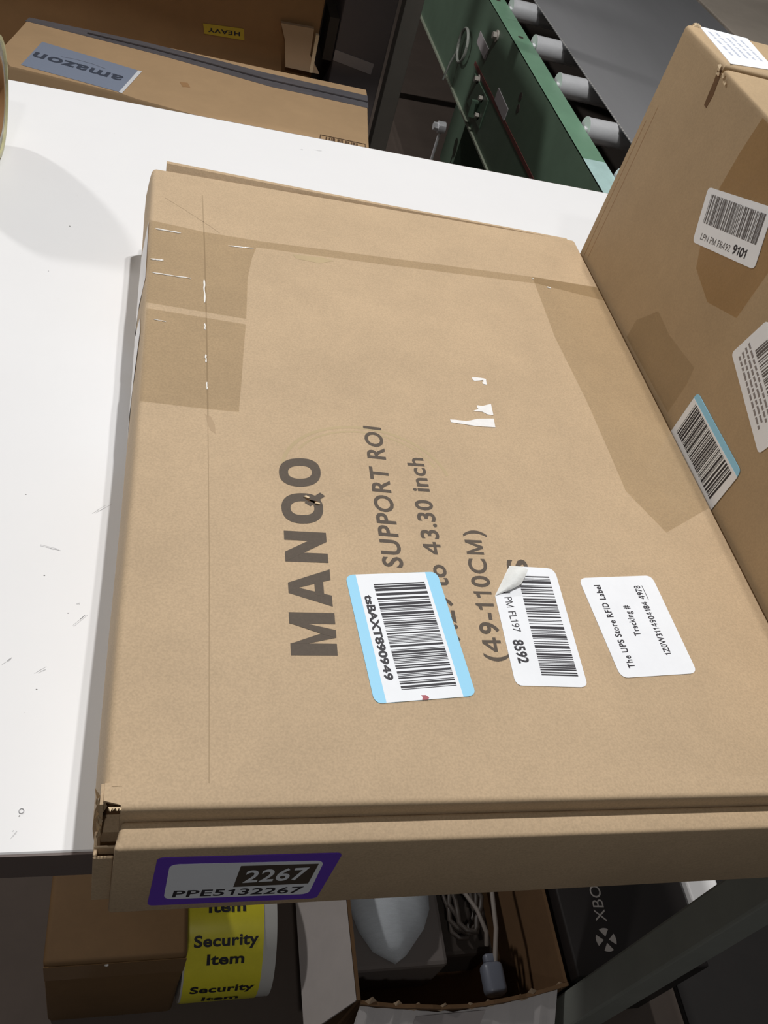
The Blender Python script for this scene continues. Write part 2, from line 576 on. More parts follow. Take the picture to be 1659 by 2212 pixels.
for k in range(7):
    x = -0.0045 + rt.uniform(0, 0.0035)
    y = 0.001 + k * 0.0017
    z = 0.058 + k * 0.0026
    n = len(V)
    V += [(x, y, z), (x + 0.0014, y + rt.uniform(0, .002), z + 0.0012), (x + rt.uniform(-.0012, .001), y + 0.001, z + rt.uniform(.006, .011)), (x - 0.0004, y - 0.0006, z + 0.004)]
    F += [(n, n + 1, n + 2), (n, n + 2, n + 3)]
for k in range(4):
    x = 0.0008 + k * 0.0013
    n = len(V)
    V += [(x, 0.006, 0.0772), (x + 0.0016, 0.0058, 0.0776), (x + 0.001, 0.003 + rt.uniform(0, .002), 0.0778), (x + 0.0004, 0.0045, 0.0768)]
    F += [(n, n + 1, n + 2), (n, n + 2, n + 3)]
part('torn_paper', (V, F), KRAFTEDGE, fb, 'ragged pale torn paper at the corner')
# rolled lip of the flap behind the far edge
V, F = [], []
secs = [(0.0085, 0.0170, 0.0030), (0.05, 0.0155, 0.0022), (0.12, 0.0130, 0.0010), (0.2, 0.0105, 0.0), (0.3, 0.0085, -0.0008), (0.366, 0.0075, -0.002)]
for x, d, up in secs:
    V += [(x, 0.5322, 0.0600), (x, 0.5328, 0.0735 + min(up, 0)), (x, 0.5322 + d * 0.40, 0.0784 + up), (x, 0.5322 + d * 0.9, 0.0772 + up * 0.6), (x, 0.5322 + d, 0.0750), (x, 0.5322 + d * 0.8, 0.0600)]
for k in range(len(secs) - 1):
    for i in range(6):
        F.append((k * 6 + i, k * 6 + (i + 1) % 6, k * 6 + 6 + (i + 1) % 6, k * 6 + 6 + i))
F += [(5, 4, 3, 2, 1, 0), tuple(30 + i for i in range(6))]
part('rear_flap', (V, F), KRAFT, fb, 'flap lip sticking up behind the far edge', smooth=35)

# pressed crease running the length of the lid, and a scratch
def strip(S, pts, w, h):
    V, F = [], []
    for i, p in enumerate(pts):
        p = Vector((*p, 0))
        a = Vector((*pts[max(i - 1, 0)], 0))
        b = Vector((*pts[min(i + 1, len(pts) - 1)], 0))
        d = (b - a).normalized()
        n = Vector((-d.y, d.x, 0)) * w / 2
        V += [S(*(p - n)[:2], h), S(*(p + n)[:2], h)]
    for i in range(len(pts) - 1):
        F.append((2 * i, 2 * i + 1, 2 * i + 3, 2 * i + 2))
    return V, F
cr_pts = [(0.0369, 0.5044), (0.0385, 0.44), (0.0397, 0.3676), (0.0404, 0.30), (0.0408, 0.2451), (0.0411, 0.19), (0.0413, 0.1388), (0.0411, 0.08), (0.0409, 0.0153)]
part('crease_line', join(strip(S_top, cr_pts[:5], 0.0009, 0.00008), strip(S_top, cr_pts[4:], 0.0004, 0.00008), strip(S_top, [(0.009, 0.4905), (0.024, 0.4775), (0.044, 0.4585), (0.05, 0.452)], 0.0004, 0.00008)), CREASE, fb)
part('dent', slab(S_top, [(0.0392, 0.2475), (0.0425, 0.246), (0.0448, 0.2395), (0.0452, 0.2315), (0.0425, 0.2335), (0.0405, 0.240)], 0.00003, 0.00006), mat('kraft_smudge', (178, 153, 122), 0.75), fb)

# heavy block print: M A N Q O
M_ = [poly((0, 0), (.27, 0), (.27, 1), (0, 1)), poly((.73, 0), (1, 0), (1, 1), (.73, 1)),
      poly((.26, 1), (.27, .62), (.41, 0), (.5, .32)), poly((.26, 1), (.5, .32), (.5, .34)), poly((.74, 1), (.5, .32), (.59, 0), (.73, .62)), poly((.41, 0), (.59, 0), (.5, .35))]
A_ = [poly((0, 0), (.29, 0), (.5, .76), (.62, 1), (.36, 1)), poly((1, 0), (.71, 0), (.5, .76), (.38, 1), (.64, 1)), poly((.26, .18), (.74, .18), (.68, .39), (.32, .39))]
N_ = [poly((0, 0), (.30, 0), (.30, 1), (0, 1)), poly((.70, 0), (1, 0), (1, 1), (.70, 1)), poly((0, 1), (.31, 1), (1, 0), (.69, 0))]
O_ = [ring(.5, .51, .23, .29)]
Q_ = [ring(.5, .51, .23, .29), poly((.56, .30), (.68, .44), (1.02, .04), (.90, -.08))]
LET = {'M': ([(0.1034, 0.0803), (0.1042, 0.1058), (0.0801, 0.0798), (0.0806, 0.1053)], M_),
       'A': ([(0.1038, 0.1098), (0.1044, 0.1341), (0.0812, 0.1087), (0.0815, 0.1326)], A_),
       'N': ([(0.1042, 0.1385), (0.1047, 0.1598), (0.0809, 0.138), (0.0813, 0.1594)], N_),
       'Q': ([(0.1042, 0.1665), (0.105, 0.1897), (0.0812, 0.1645), (0.0813, 0.1873)], Q_),
       'O': ([(0.1051, 0.195), (0.1062, 0.2183), (0.0811, 0.1924), (0.0816, 0.2152)], O_)}
for ch in 'MANQO':
    q, sets = LET[ch]
    sets = [(v, f) for v, f in sets]
    part('printed_letter', block_letter(S_top, q, sets, 0.0001), INK, fb, 'large block letter ' + ch)
part('printed_text', text(S_top, 'SUPPORT ROI', (0.1464, 0.1379), (0.1488, 0.2509), (0.1346, 0.1382), 0.0001, 0.022, 1.08), INK, fb, 'printed line SUPPORT ROI')
part('printed_text', text(S_top, '19.29 to 43.30 inch', (0.1699, 0.0817), (0.1727, 0.2264), (0.1588, 0.0814), 0.0001, 0.022, 1.08), INK, fb, 'printed line with 43.30 inch')
part('printed_text', text(S_top, '(49-110CM)', (0.1923, 0.0793), (0.1983, 0.1692), (0.1811, 0.079), 0.0001, 0.022, 1.12), INK, fb, 'printed line (49-110CM)')
part('printed_text', text(S_top, 'S', (0.2215, 0.1372), (0.2228, 0.1491), (0.2085, 0.137), 0.0001, 0.022), INK, fb)
# puncture through the Q
pun = [(0.0945, 0.1852), (0.0962, 0.1842), (0.0985, 0.1838), (0.1010, 0.1815), (0.1022, 0.1800), (0.1030, 0.1811), (0.1014, 0.1830), (0.0990, 0.1822), (0.0968, 0.1826), (0.0955, 0.1840)]
part('puncture', slab(S_top, pun, 0.0001, 0.0003), LINER_SHADE, fb, 'small torn puncture in the letter Q')
part('puncture_paper', join(slab(S_top, [(0.0940, 0.1853), (0.0955, 0.1862), (0.0975, 0.1850), (0.0968, 0.1841)], 0.0003, 0.0011), slab(S_top, [(0.1000, 0.1808), (0.1030, 0.1803), (0.1032, 0.1812), (0.1008, 0.1816)], 0.0003, 0.0010)), KRAFTEDGE, fb)
# worn greenish ring round the print
STAIN = mat('worn_kraft', (184, 163, 127), 0.75, var=0.05, scale=30)
def arc(cx, cy, rx, ry, a0, a1, n=24):
    return [(cx + rx * math.cos(math.radians(a0 + (a1 - a0) * k / n)), cy + ry * math.sin(math.radians(a0 + (a1 - a0) * k / n))) for k in range(n + 1)]
part('rub_mark', join(strip(S_top, arc(0.135, 0.205, 0.052, 0.044, 10, 175), 0.0022, 0.00004), strip(S_top, arc(0.135, 0.205, 0.047, 0.04, 20, 150), 0.0014, 0.00004)), STAIN, fb)

# torn remains of a paper label
for pts in ([(0.2237, 0.3131), (0.2264, 0.314), (0.2328, 0.3137), (0.2344, 0.3132), (0.2336, 0.307), (0.2313, 0.3072), (0.2306, 0.3091), (0.232, 0.3101), (0.232, 0.3118), (0.228, 0.3104), (0.2251, 0.3096), (0.224, 0.3104)],
            [(0.2211, 0.2834), (0.225, 0.2832), (0.2321, 0.2865), (0.2312, 0.2747), (0.2267, 0.275), (0.2236, 0.2772), (0.2168, 0.2768), (0.2205, 0.2791), (0.2214, 0.2802), (0.2205, 0.2808)],
            [(0.1982, 0.2657), (0.2021, 0.266), (0.21, 0.2658), (0.2187, 0.2693), (0.2307, 0.2713), (0.2297, 0.2625), (0.2154, 0.2618), (0.1984, 0.2631)]):
    part('torn_label_scrap', slab(S_top, pts, 0.0001, 0.0003), TORN, fb, 'scrap of torn white label')
part('torn_label_scrap', slab(S_top, [(0.1045, 0.4382), (0.129, 0.4398), (0.1368, 0.4374), (0.1246, 0.431), (0.1069, 0.4326)], 0.00004, 0.00009), STAIN, fb, 'pale peeled patch by the tape')

# clear packing tape
tapeA = [(-0.0009, 0.4552), (0.0381, 0.4502), (0.0796, 0.4493), (0.0735, 0.4254), (0.0692, 0.3973), (0.0667, 0.348), (0.0008, 0.3521)]
tapeB = [(0.0012, 0.3458), (0.0662, 0.3417), (0.0638, 0.3112), (0.0618, 0.2828), (0.0593, 0.2524), (0.0383, 0.2522), (0.0012, 0.2533)]
tapeC = [(0.0796, 0.4493), (0.1791, 0.4539), (0.3115, 0.4594), (0.3720, 0.4585), (0.3715, 0.4392), (0.3111, 0.4498), (0.1776, 0.443), (0.0772, 0.4398)]
tapeD = [(0.3095, 0.4594), (0.3701, 0.4588), (0.3712, 0.3943), (0.3712, 0.2622), (0.3712, 0.2043), (0.3274, 0.1783), (0.3105, 0.2128), (0.3106, 0.2556), (0.3102, 0.3047), (0.3064, 0.3749)]
for i, (pts, lab) in enumerate(((tapeA, 'clear tape over the left edge'), (tapeB, 'clear tape over the left edge'), (tapeC, 'clear tape along the far edge'), (tapeD, 'clear tape along the right edge'))):
    n = len(pts)
    h = 0.00016 + i * 0.00003
    V = [S_top(a, b, h) for a, b in pts]
    part('packing_tape', (V, [tuple(range(n))]), TAPEFILM, fb, lab)
# white loose tape end folded down the left side
SIDEZ = [(0.004, -0.0012), (0.018, -0.0043), (0.036, -0.0056), (0.054, -0.0049), (0.069, -0.0025), (0.0752, -0.0008), (0.0774, 0.0006)]
BODY_Y = [0.0145, 0.06, 0.12, 0.2, 0.28, 0.36, 0.44, 0.5, L]
BODY_E = [-0.0007, -0.0008, -0.0002, 0.0010, 0.0013, 0.0006, -0.0004, -0.001, -0.0016]
def SIDEP(y, z):
    for (za, xa), (zb, xb) in zip(SIDEZ, SIDEZ[1:]):
        if z <= zb:
            break
    def ring_x(k):
        bul = 0.82 + 0.18 * math.sin(math.pi * BODY_Y[k] / L)
        pa = xa * (bul if xa < 0 and za < 0.07 else 1)
        pb = xb * (bul if xb < 0 and zb < 0.07 else 1)
        return pa + (pb - pa) * (z - za) / (zb - za) + BODY_E[k]
    k = max(i for i in range(len(BODY_Y) - 1) if BODY_Y[i] <= y)
    t = (y - BODY_Y[k]) / (BODY_Y[k + 1] - BODY_Y[k])
    return (ring_x(k) * (1 - t) + ring_x(k + 1) * t - 0.0005, y, z)
def side_patch(rows, n=8):
    V, F = [], []
    for y, z0, z1 in rows:
        V += [SIDEP(y, z0 + (z1 - z0) * k / n) for k in range(n + 1)]
    for r in range(len(rows) - 1):
        for k in range(n):
            a = r * (n + 1) + k
            F.append((a, a + 1, a + n + 2, a + n + 1))
    return V, F
te = mat('whitish_tape', (224, 218, 214), 0.3)
part('tape_end', side_patch([(0.458, 0.0740, 0.0750), (0.44, 0.055, 0.0752), (0.42, 0.034, 0.0752), (0.40, 0.012, 0.0752), (0.385, 0.008, 0.0750), (0.374, 0.008, 0.060), (0.368, 0.02, 0.04)]), te, fb, 'whitish tape end stuck down the left side')
part('tape_end', side_patch([(0.362, 0.012, 0.040), (0.35, 0.010, 0.066), (0.33, 0.010, 0.070), (0.30, 0.010, 0.060), (0.275, 0.012, 0.042), (0.262, 0.018, 0.026)]), te, fb, 'whitish tape end stuck down the left side')
# raised tape wrinkles, coloured near white to paint their highlights
def wrinkle(pts, r):
    V, F = [], []
    m = 7
    for i, p in enumerate(pts):
        p = Vector((*p, 0))
        a = Vector((*pts[max(i - 1, 0)], 0))
        b = Vector((*pts[min(i + 1, len(pts) - 1)], 0))
        d = (b - a).normalized()
        nrm = Vector((-d.y, d.x, 0))
        rr = r * (0.35 if i in (0, len(pts) - 1) else 0.7 + 0.5 * ((i * 7919) % 5) / 4)
        for j in range(m):
            t = math.pi * j / (m - 1)
            q = p + nrm * rr * math.cos(t)
            V.append(S_top(q.x, q.y, 0.0002 + rr * 0.7 * math.sin(t)))
    for i in range(len(pts) - 1):
        for j in range(m - 1):
            F.append((i * m + j, i * m + j + 1, (i + 1) * m + j + 1, (i + 1) * m + j))
    return V, F
def seg(a, b, n=7, jit=0.0003, seed=1):
    r = random.Random(seed)
    return [(a[0] + (b[0] - a[0]) * k / n + r.uniform(-jit, jit), a[1] + (b[1] - a[1]) * k / n + r.uniform(-jit, jit)) for k in range(n + 1)]
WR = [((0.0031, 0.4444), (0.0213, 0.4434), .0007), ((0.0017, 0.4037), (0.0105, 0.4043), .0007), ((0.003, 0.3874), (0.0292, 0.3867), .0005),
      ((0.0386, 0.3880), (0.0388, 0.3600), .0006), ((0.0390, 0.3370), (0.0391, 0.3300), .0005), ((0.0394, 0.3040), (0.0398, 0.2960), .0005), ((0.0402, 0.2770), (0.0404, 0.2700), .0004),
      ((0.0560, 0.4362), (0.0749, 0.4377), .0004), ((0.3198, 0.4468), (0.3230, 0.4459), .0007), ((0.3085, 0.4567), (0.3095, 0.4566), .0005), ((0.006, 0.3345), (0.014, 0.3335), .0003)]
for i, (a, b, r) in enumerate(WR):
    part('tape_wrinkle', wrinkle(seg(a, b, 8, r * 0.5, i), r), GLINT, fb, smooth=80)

# blue bordered barcode sticker
bl = [(0.1125, 0.1307), (0.1652, 0.1363), (0.1718, 0.0587), (0.1187, 0.0536)]
s1 = part('barcode_sticker', slab(S_top, rounded(bl, 0.0042), 0.0001, 0.00035), BLUE, fb, 'blue bordered barcode sticker')
part('paper_field', slab(S_top, [(0.1182, 0.1313), (0.1581, 0.1354), (0.1648, 0.0580), (0.1246, 0.0542)], 0.00035, 0.0004), PAPER, s1)
part('barcode', barcode(S_top, [(0.1274, 0.1254), (0.1566, 0.1287), (0.1625, 0.0634), (0.1333, 0.0604)], 0.00045, 5), BLACKINK, s1)
part('sticker_text', text(S_top, 'tsBAXT890949', (0.1212, 0.1178), (0.1256, 0.0664), (0.1258, 0.1182), 0.00045, 0.042), BLACKINK, s1)
part('ink_blot', slab(S_top, [(0.1428, 0.0586), (0.1452, 0.0587), (0.1468, 0.0574), (0.146, 0.0561), (0.1429, 0.0559), (0.1434, 0.0575)], 0.0004, 0.00045), BLOT, s1, 'small red blot')
# white barcode sticker with a peeling corner
lp = [(0.2106, 0.1435), (0.2389, 0.1434), (0.2356, 0.0645), (0.1947, 0.0649), (0.1965, 0.1215)]
s2 = part('barcode_sticker', slab(S_top, rounded(lp, [0, 0.005, 0.004, 0.004, 0]), 0.0001, 0.00032), PAPER, fb, 'white barcode sticker with one corner peeled over')
part('barcode', barcode(S_top, [(0.2139, 0.1365), (0.2336, 0.1371), (0.2318, 0.0701), (0.2108, 0.0703)], 0.0004, 9), BLACKINK, s2)
part('sticker_text', text(S_top, 'N PM FL197', (0.2018, 0.1270), (0.2017, 0.0976), (0.2062, 0.1275), 0.0004), BLACKINK, s2)
part('sticker_text', text(S_top, '8592', (0.1994, 0.0926), (0.1997, 0.0782), (0.2057, 0.0930), 0.0004, 0.03), BLACKINK, s2)
c0, c1, c2 = Vector(S_top(0.2108, 0.1434, 0.0004)), Vector(S_top(0.217, 0.1343, 0.0030)), Vector(S_top(0.1966, 0.1215, 0.0004))
V, F = [], []
for i in range(9):
    t = i / 8
    e = c0.lerp(c2, t)
    for j in range(6):
        s = j / 5
        w = math.sin(math.pi * t) ** 0.7 if 0 < t < 1 else 0
        p = e + (c1 - (c0 + c2) / 2) * s * min(1, 1.25 * w)
        p.z = ZTOP + 0.0004 + 0.0042 * math.sin(math.pi * 0.75 * s) * w
        V.append(tuple(p))
for i in range(8):
    for j in range(5):
        F.append((i * 6 + j, i * 6 + j + 1, (i + 1) * 6 + j + 1, (i + 1) * 6 + j))
part('peeled_corner', (V, F), mat('paper_back', (226, 228, 226), 0.6, var=0.06, scale=120, bump=0.4, bscale=400), s2, 'peeled corner folded over', smooth=60)
# white tracking sticker
up = [(0.2525, 0.1372), (0.3028, 0.1423), (0.306, 0.0746), (0.2571, 0.0705)]
s3 = part('tracking_sticker', slab(S_top, rounded(up, 0.0045), 0.0001, 0.00035), PAPER, fb, 'white sticker with tracking number')
part('sticker_text', text(S_top, 'The UPS Store RFID Label', (0.2682, 0.0771), (0.265, 0.1329), (0.2640, 0.0767), 0.0004, 0.028, 1.12), BLACKINK, s3)
part('sticker_text', text(S_top, 'Tracking #', (0.2796, 0.0984), (0.2789, 0.1192), (0.2754, 0.0978), 0.0004, 0.022, 1.12), BLACKINK, s3)
part('sticker_text', text(S_top, '1Z0W3114904184 4978', (0.2942, 0.0862), (0.2915, 0.134), (0.2900, 0.0857), 0.0004, 0.022, 1.05), BLACKINK, s3)
part('underline', strip(S_top, [(0.293, 0.1341), (0.2938, 0.1237)], 0.0004, 0.0004), BLACKINK, s3)
# purple sticker on the front
pu = [(0.0218, 0.0593), (0.1013, 0.0574), (0.0991, 0.007), (0.0205, 0.0087)]
s4 = part('purple_sticker', slab(S_front, rounded(pu, 0.003), 0.0000, 0.0003), PURPLE, fb, 'purple bordered number sticker')
part('paper_field', slab(S_front, rounded([(0.0273, 0.0527), (0.0944, 0.0502), (0.0941, 0.013), (0.0273, 0.0155)], 0.004), 0.0003, 0.00036), PAPER, s4)
part('dark_block', slab(S_front, [(0.0577, 0.0483), (0.0924, 0.0473), (0.0916, 0.0258), (0.0572, 0.0257)], 0.00036, 0.00042), DARKBLOCK, s4)
part('sticker_text', text(S_front, '2267', (0.0608, 0.0300), (0.0888, 0.0308), (0.0611, 0.0432), 0.00046, 0.02, 1.05), PAPER, s4)
part('sticker_text', text(S_front, 'PPE5132267', (0.0308, 0.0173), (0.09, 0.0151), (0.0312, 0.0246), 0.00042, 0.02, 1.05), BLACKINK, s4)

# ------------------------------------------------------------------ tall cardboard box on the right
rb = thing('tall_cardboard_box', 'tall cardboard box with torn top corner, standing beside the flat box', 'box', (0.515, 0.27, 0))
part('body', box(0.3745, 0.654, 0.03, 0.5190, 0.0, 0.2640, 0.0), KRAFT2, rb, smooth=50)
part('top_flap', box(0.3745, 0.654, 0.4448, 0.5190, 0.2640, 0.2716, 0.0035, 4, True), KRAFT2, rb, smooth=50)
part('top_flap', box(0.3745, 0.654, 0.0300, 0.4428, 0.2640, 0.2694, 0.0030, 4, True), KRAFT2, rb, smooth=50)
sh = part('shipping_label', slab(S_rtop, [(0.3843, 0.5180), (0.427, 0.5182), (0.4213, 0.4560), (0.3790, 0.4465)], -0.0006, -0.0002), PAPER, rb, 'white shipping label on the top')
V = []
rg = random.Random(5)
segs = []
for row in range(5):
    y = 0.462 + 0.0
    xx = 0.388 + row * 0.0068
    yy = 0.466 + row * 0.001
    while yy < 0.508:
        ln = rg.uniform(0.003, 0.009)
        segs.append(slab(S_rtop, [(xx, yy), (xx + 0.0024, yy), (xx + 0.0024, yy + ln), (xx, yy + ln)], -0.0002, -0.00015))
        yy += ln + rg.uniform(0.001, 0.003)
part('illegible_print', join(*segs), mat('faded_print', (186, 192, 206), 0.6), sh)
part('crease_line', join(strip(S_right, [(-0.5130, 0.2), (-0.5120, 0.11), (-0.5105, 0.075)], 0.0007, 0.00008), strip(S_right, [(-0.505, 0.215), (-0.5035, 0.15), (-0.503, 0.08)], 0.0006, 0.00008)), mat('pressed_crease_dull', (160, 124, 86), 0.8), rb)
tear = [(-0.4507, 0.2655), (-0.445, 0.2671), (-0.4420, 0.2560), (-0.4407, 0.2507), (-0.4414, 0.2421), (-0.4457, 0.2424), (-0.4465, 0.2460), (-0.4472, 0.2501), (-0.4482, 0.2570)]
part('tear', slab(S_right, tear, 0.00005, 0.0002), LINER_SHADE, rb, 'dark torn slit below the top edge')
V, F = [], []
for (a, b, r) in ((-0.4487, 0.2672, 0.0030), (-0.4455, 0.2640, 0.0026), (-0.4400, 0.2655, 0.0024), (-0.4335, 0.2628, 0.0018)):
    n = len(V)
    k = 7
    for j in range(k):
        an = 2 * math.pi * j / k
        V.append(S_right(a + r * math.cos(an) * rg.uniform(.5, 1.4), b + r * 0.7 * math.sin(an) * rg.uniform(.5, 1.2), 0.0008 + 0.0012 * rg.random()))
    V.append(S_right(a, b, 0.0016))
    for j in range(k):
        F.append((n + j, n + (j + 1) % k, n + k))
part('torn_paper', (V, F), KRAFTEDGE, rb, 'pale torn paper at the slit')
V, F = [], []
for (x, y, r) in ((0.3800, 0.5165, 0.0028), (0.3836, 0.5172, 0.0022), (0.3815, 0.5160, 0.0030), (0.3862, 0.5170, 0.0014)):
    n = len(V)
    k = 7
    for lv in (0.0, 0.7):
        for j in range(k):
            an = 2 * math.pi * j / k
            q = r * (1 - 0.4 * lv) * rg.uniform(0.6, 1.3)
            V.append((x + q * math.cos(an), y + q * math.sin(an), 0.2706 + r * lv * rg.uniform(0.8, 1.4)))
    V.append((x, y, 0.2706 + r * 1.2))
    for j in range(k):
        F.append((n + j, n + (j + 1) % k, n + k + (j + 1) % k, n + k + j))
        F.append((n + k + j, n + k + (j + 1) % k, n + 2 * k))
part('torn_corner', (V, F), KRAFTEDGE, rb, 'crumpled paper at the far corner')
for film_, tp in ((TAPEBROWN, [(-0.3755, 0.2655), (-0.3785, 0.2400), (-0.3790, 0.2142), (-0.3700, 0.1850), (-0.3560, 0.1650), (-0.3250, 0.1580), (-0.2900, 0.1700), (-0.2850, 0.2655)]),
           (TAPEFILM, [(-0.3900, 0.0950), (-0.3700, 0.1180), (-0.3427, 0.1160), (-0.2988, 0.1207), (-0.2960, 0.1080), (-0.2970, 0.0800), (-0.3900, 0.0780)])):
    part('packing_tape', ([S_right(a, b, 0.00015) for a, b in tp], [tuple(range(len(tp)))]), film_, rb, 'brown tape strip down the side')
rl = [(-0.3907, 0.2087), (-0.3169, 0.2345), (-0.301, 0.1998), (-0.375, 0.1746)]
s5 = part('barcode_sticker', slab(S_right, rounded(rl, 0.0035), 0.0002, 0.0005), PAPER, rb, 'white barcode sticker ending 9101')
part('barcode', barcode(S_right, [(-0.3826, 0.2076), (-0.3192, 0.2286), (-0.312, 0.2109), (-0.3753, 0.1898)], 0.0006, 14, along='s'), GREYINK, s5)
part('sticker_text', text(S_right, 'LPN PM FR492', (-0.3685, 0.1807), (-0.3328, 0.1928), (-0.3700, 0.1848), 0.0006), GREYINK, s5)
part('sticker_text', text(S_right, '9101', (-0.3296, 0.1937), (-0.3148, 0.1987), (-0.3316, 0.1996), 0.0006, 0.03), BLACKINK, s5)
rbq = [(-0.2813, 0.1133), (-0.2044, 0.1125), (-0.2052, 0.0610), (-0.2825, 0.0610)]
s6 = part('barcode_sticker', slab(S_right, rounded(rbq, 0.004), 0.0002, 0.0005), BLUE, rb, 'blue bordered barcode sticker half behind the flat box')
part('paper_field', slab(S_right, [(-0.2812, 0.1082), (-0.2040, 0.1076), (-0.2050, 0.066), (-0.2824, 0.066)], 0.0005, 0.00055), PAPER, s6)
part('barcode', barcode(S_right, [(-0.2760, 0.1068), (-0.2095, 0.1055), (-0.2110, 0.0785), (-0.2765, 0.0798)], 0.0006, 21, along='s'), BLACKINK, s6)
rq = [(-0.2760, 0.2010), (-0.1990, 0.2010), (-0.1990, 0.1590), (-0.2760, 0.1590)]
# sticker tilted and cut by the frame
ang = math.radians(-17)
def tilt(p, c=(-0.2682, 0.1740)):
    x, y = p
    return (c[0] + x * math.cos(ang) - y * math.sin(ang), c[1] + x * math.sin(ang) + y * math.cos(ang))
s7 = part('barcode_sticker', slab(S_right, rounded([tilt(p) for p in ((0, 0.014), (0.076, 0.014), (0.076, -0.022), (0, -0.022))], 0.003), 0.0002, 0.0005), PAPER, rb, 'white barcode sticker cut by the right edge')
part('barcode', barcode(S_right, [tilt(p) for p in ((0.012, 0.010), (0.070, 0.010), (0.070, -0.002), (0.012, -0.002))], 0.0006, 33, 120, along='s'), GREYINK, s7)
sg = []
for row in range(4):
    xx = 0.004 + row * 0.001
    while xx < 0.06:
        ln = rg.uniform(0.002, 0.006)
        yy = -0.006 - row * 0.0036
        sg.append(slab(S_right, [tilt((xx, yy)), tilt((xx + ln, yy)), tilt((xx + ln, yy + 0.0016)), tilt((xx, yy + 0.0016))], 0.0005, 0.0006))
        xx += ln + 0.0012
part('illegible_print', join(*sg), mat('pale_grey_print', (140, 134, 134), 0.6), s7)

# ------------------------------------------------------------------ green belt conveyor
cv = thing('belt_conveyor', 'green framed belt conveyor with steel rollers, beyond the table on the right', 'conveyor', (1.15, 2.3, -0.855))
XR, YA, YB = 0.754, 0.98, 4.4
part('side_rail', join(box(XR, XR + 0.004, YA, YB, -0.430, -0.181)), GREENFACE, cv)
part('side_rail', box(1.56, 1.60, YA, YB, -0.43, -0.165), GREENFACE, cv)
part('top_flange', box(XR, 0.800, 1.345, 2.040, -0.184, -0.1795, 0.0008, 1), GREEN, cv)
part('top_flange', box(XR, 0.800, 2.043, YB, -0.184, -0.1795, 0.0008, 1), GREEN, cv)
part('top_flange', box(XR, 0.800, YA, 1.3445, -0.184, -0.1795, 0.0008, 1), PALEGREEN, cv, 'pale end of the green flange')  # near end of the flange in a paler colour
part('bottom_lip', box(XR - 0.006, 0.80, YA, YB, -0.434, -0.429), mat('grey_green_edge', (132, 138, 122), 0.5), cv)
part('red_line', box(XR - 0.0012, XR, YA, 2.12, -0.322, -0.312), RED, cv)
for y, z in ((1.842, -0.300), (2.10, -0.268)):
    part('rail_label', hexa([(XR - 0.0014, y - 0.052, z - 0.016), (XR, y - 0.052, z - 0.016), (XR, y + 0.052, z - 0.012), (XR - 0.0014, y + 0.052, z - 0.012),
                             (XR - 0.0014, y - 0.052, z + 0.012), (XR, y - 0.052, z + 0.012), (XR, y + 0.052, z + 0.016), (XR - 0.0014, y + 0.052, z + 0.016)]), mat('rail_label_paper', (160, 154, 156), 0.5), cv, 'small pale label on the rail')
for y in (1.93, 2.165):
    part('bolt_hole', cyl((0.778, y, -0.1797), (0.778, y, -0.1790), 0.0065, 14), BLACKPAN, cv)
for i, (y, z) in enumerate(((1.745, -0.240), (1.735, -0.262))):
    part('bolt_hole', cyl((XR - 0.0008, y, z), (XR, y, z), 0.009, 14), BLACKPAN, cv)
for y, z, r in ((2.02, -0.215, 0.008), (2.0, -0.375, 0.007), (1.962, -0.382, 0.006), (2.05, -0.33, 0.007), (1.975, -0.345, 0.006)):
    part('bolt', join(cyl((XR - 0.012, y, z), (XR, y, z), r, 6), cyl((XR - 0.003, y, z), (XR, y, z), r * 1.6, 16)), STEELDARK, cv, smooth=40)
# bracket plate with clips on the rail
part('bracket', join(box(XR - 0.003, XR, 1.93, 2.09, -0.40, -0.33, 0.001), box(XR - 0.02, XR, 1.99, 2.0, -0.40, -0.36)), GREENFACE, cv)
rg2 = [(XR - 0.012, 2.225 + 0.040 * math.cos(a), -0.317 + 0.040 * math.sin(a)) for a in [k * math.pi / 12 for k in range(24)]]
part('wire_ring', join(tube(rg2, 0.004, 6, True), tube([(XR - 0.012, 2.258, -0.34), (XR - 0.02, 2.262, -0.38), (XR - 0.03, 2.250, -0.42)], 0.0028, 6)), STEEL, cv, smooth=60)
part('leg_bolt', join(cyl((XR - 0.040, 2.14, -0.500), (XR - 0.020, 2.14, -0.500), 0.015, 20), cyl((XR - 0.052, 2.14, -0.500), (XR - 0.040, 2.14, -0.500), 0.0105, 6), cyl((XR - 0.03, 2.14, -0.60), (XR - 0.03, 2.14, -0.515), 0.004, 8)), CHROME, cv, smooth=40)
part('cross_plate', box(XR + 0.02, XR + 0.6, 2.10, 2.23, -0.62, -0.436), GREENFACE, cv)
for k, y in enumerate([1.07, 1.279, 1.4885, 1.6960, 1.9040, 2.1340, 2.342, 2.55, 2.76, 2.97, 3.18, 3.39, 3.60, 3.81, 4.02]):
    ro = part('roller', join(cyl((0.8065, y, -0.1835), (1.55, y, -0.1835), 0.0235, 28)), CHROME, cv, smooth=40)
    part('end_cap', join(cyl((0.8035, y, -0.1835), (0.8066, y, -0.1835), 0.0243, 28), cyl((0.8005, y, -0.1835), (0.8036, y, -0.1835), 0.006, 10)), CHROME, ro, smooth=40)
part('belt', box(0.8645, 1.50, YA, YB, -0.1598, -0.1575), BELT, cv)
V, F = [], []
rb_ = random.Random(2)
y = YA
k = 0
while y < 3.2:
    n = len(V)
    d = rb_.uniform(0.0004, 0.0022)
    V += [(0.8647, y, -0.1572), (0.8647, y + 0.012, -0.1572), (0.8647 - d, y + 0.006, -0.1578), (0.8667, y + 0.006, -0.1570)]
    F += [(n, n + 3, n + 1), (n, n + 1, n + 2)]
    y += 0.012
part('frayed_edge', (V, F), BELTEDGE, cv, 'frayed pale edge of the belt', kind='stuff')
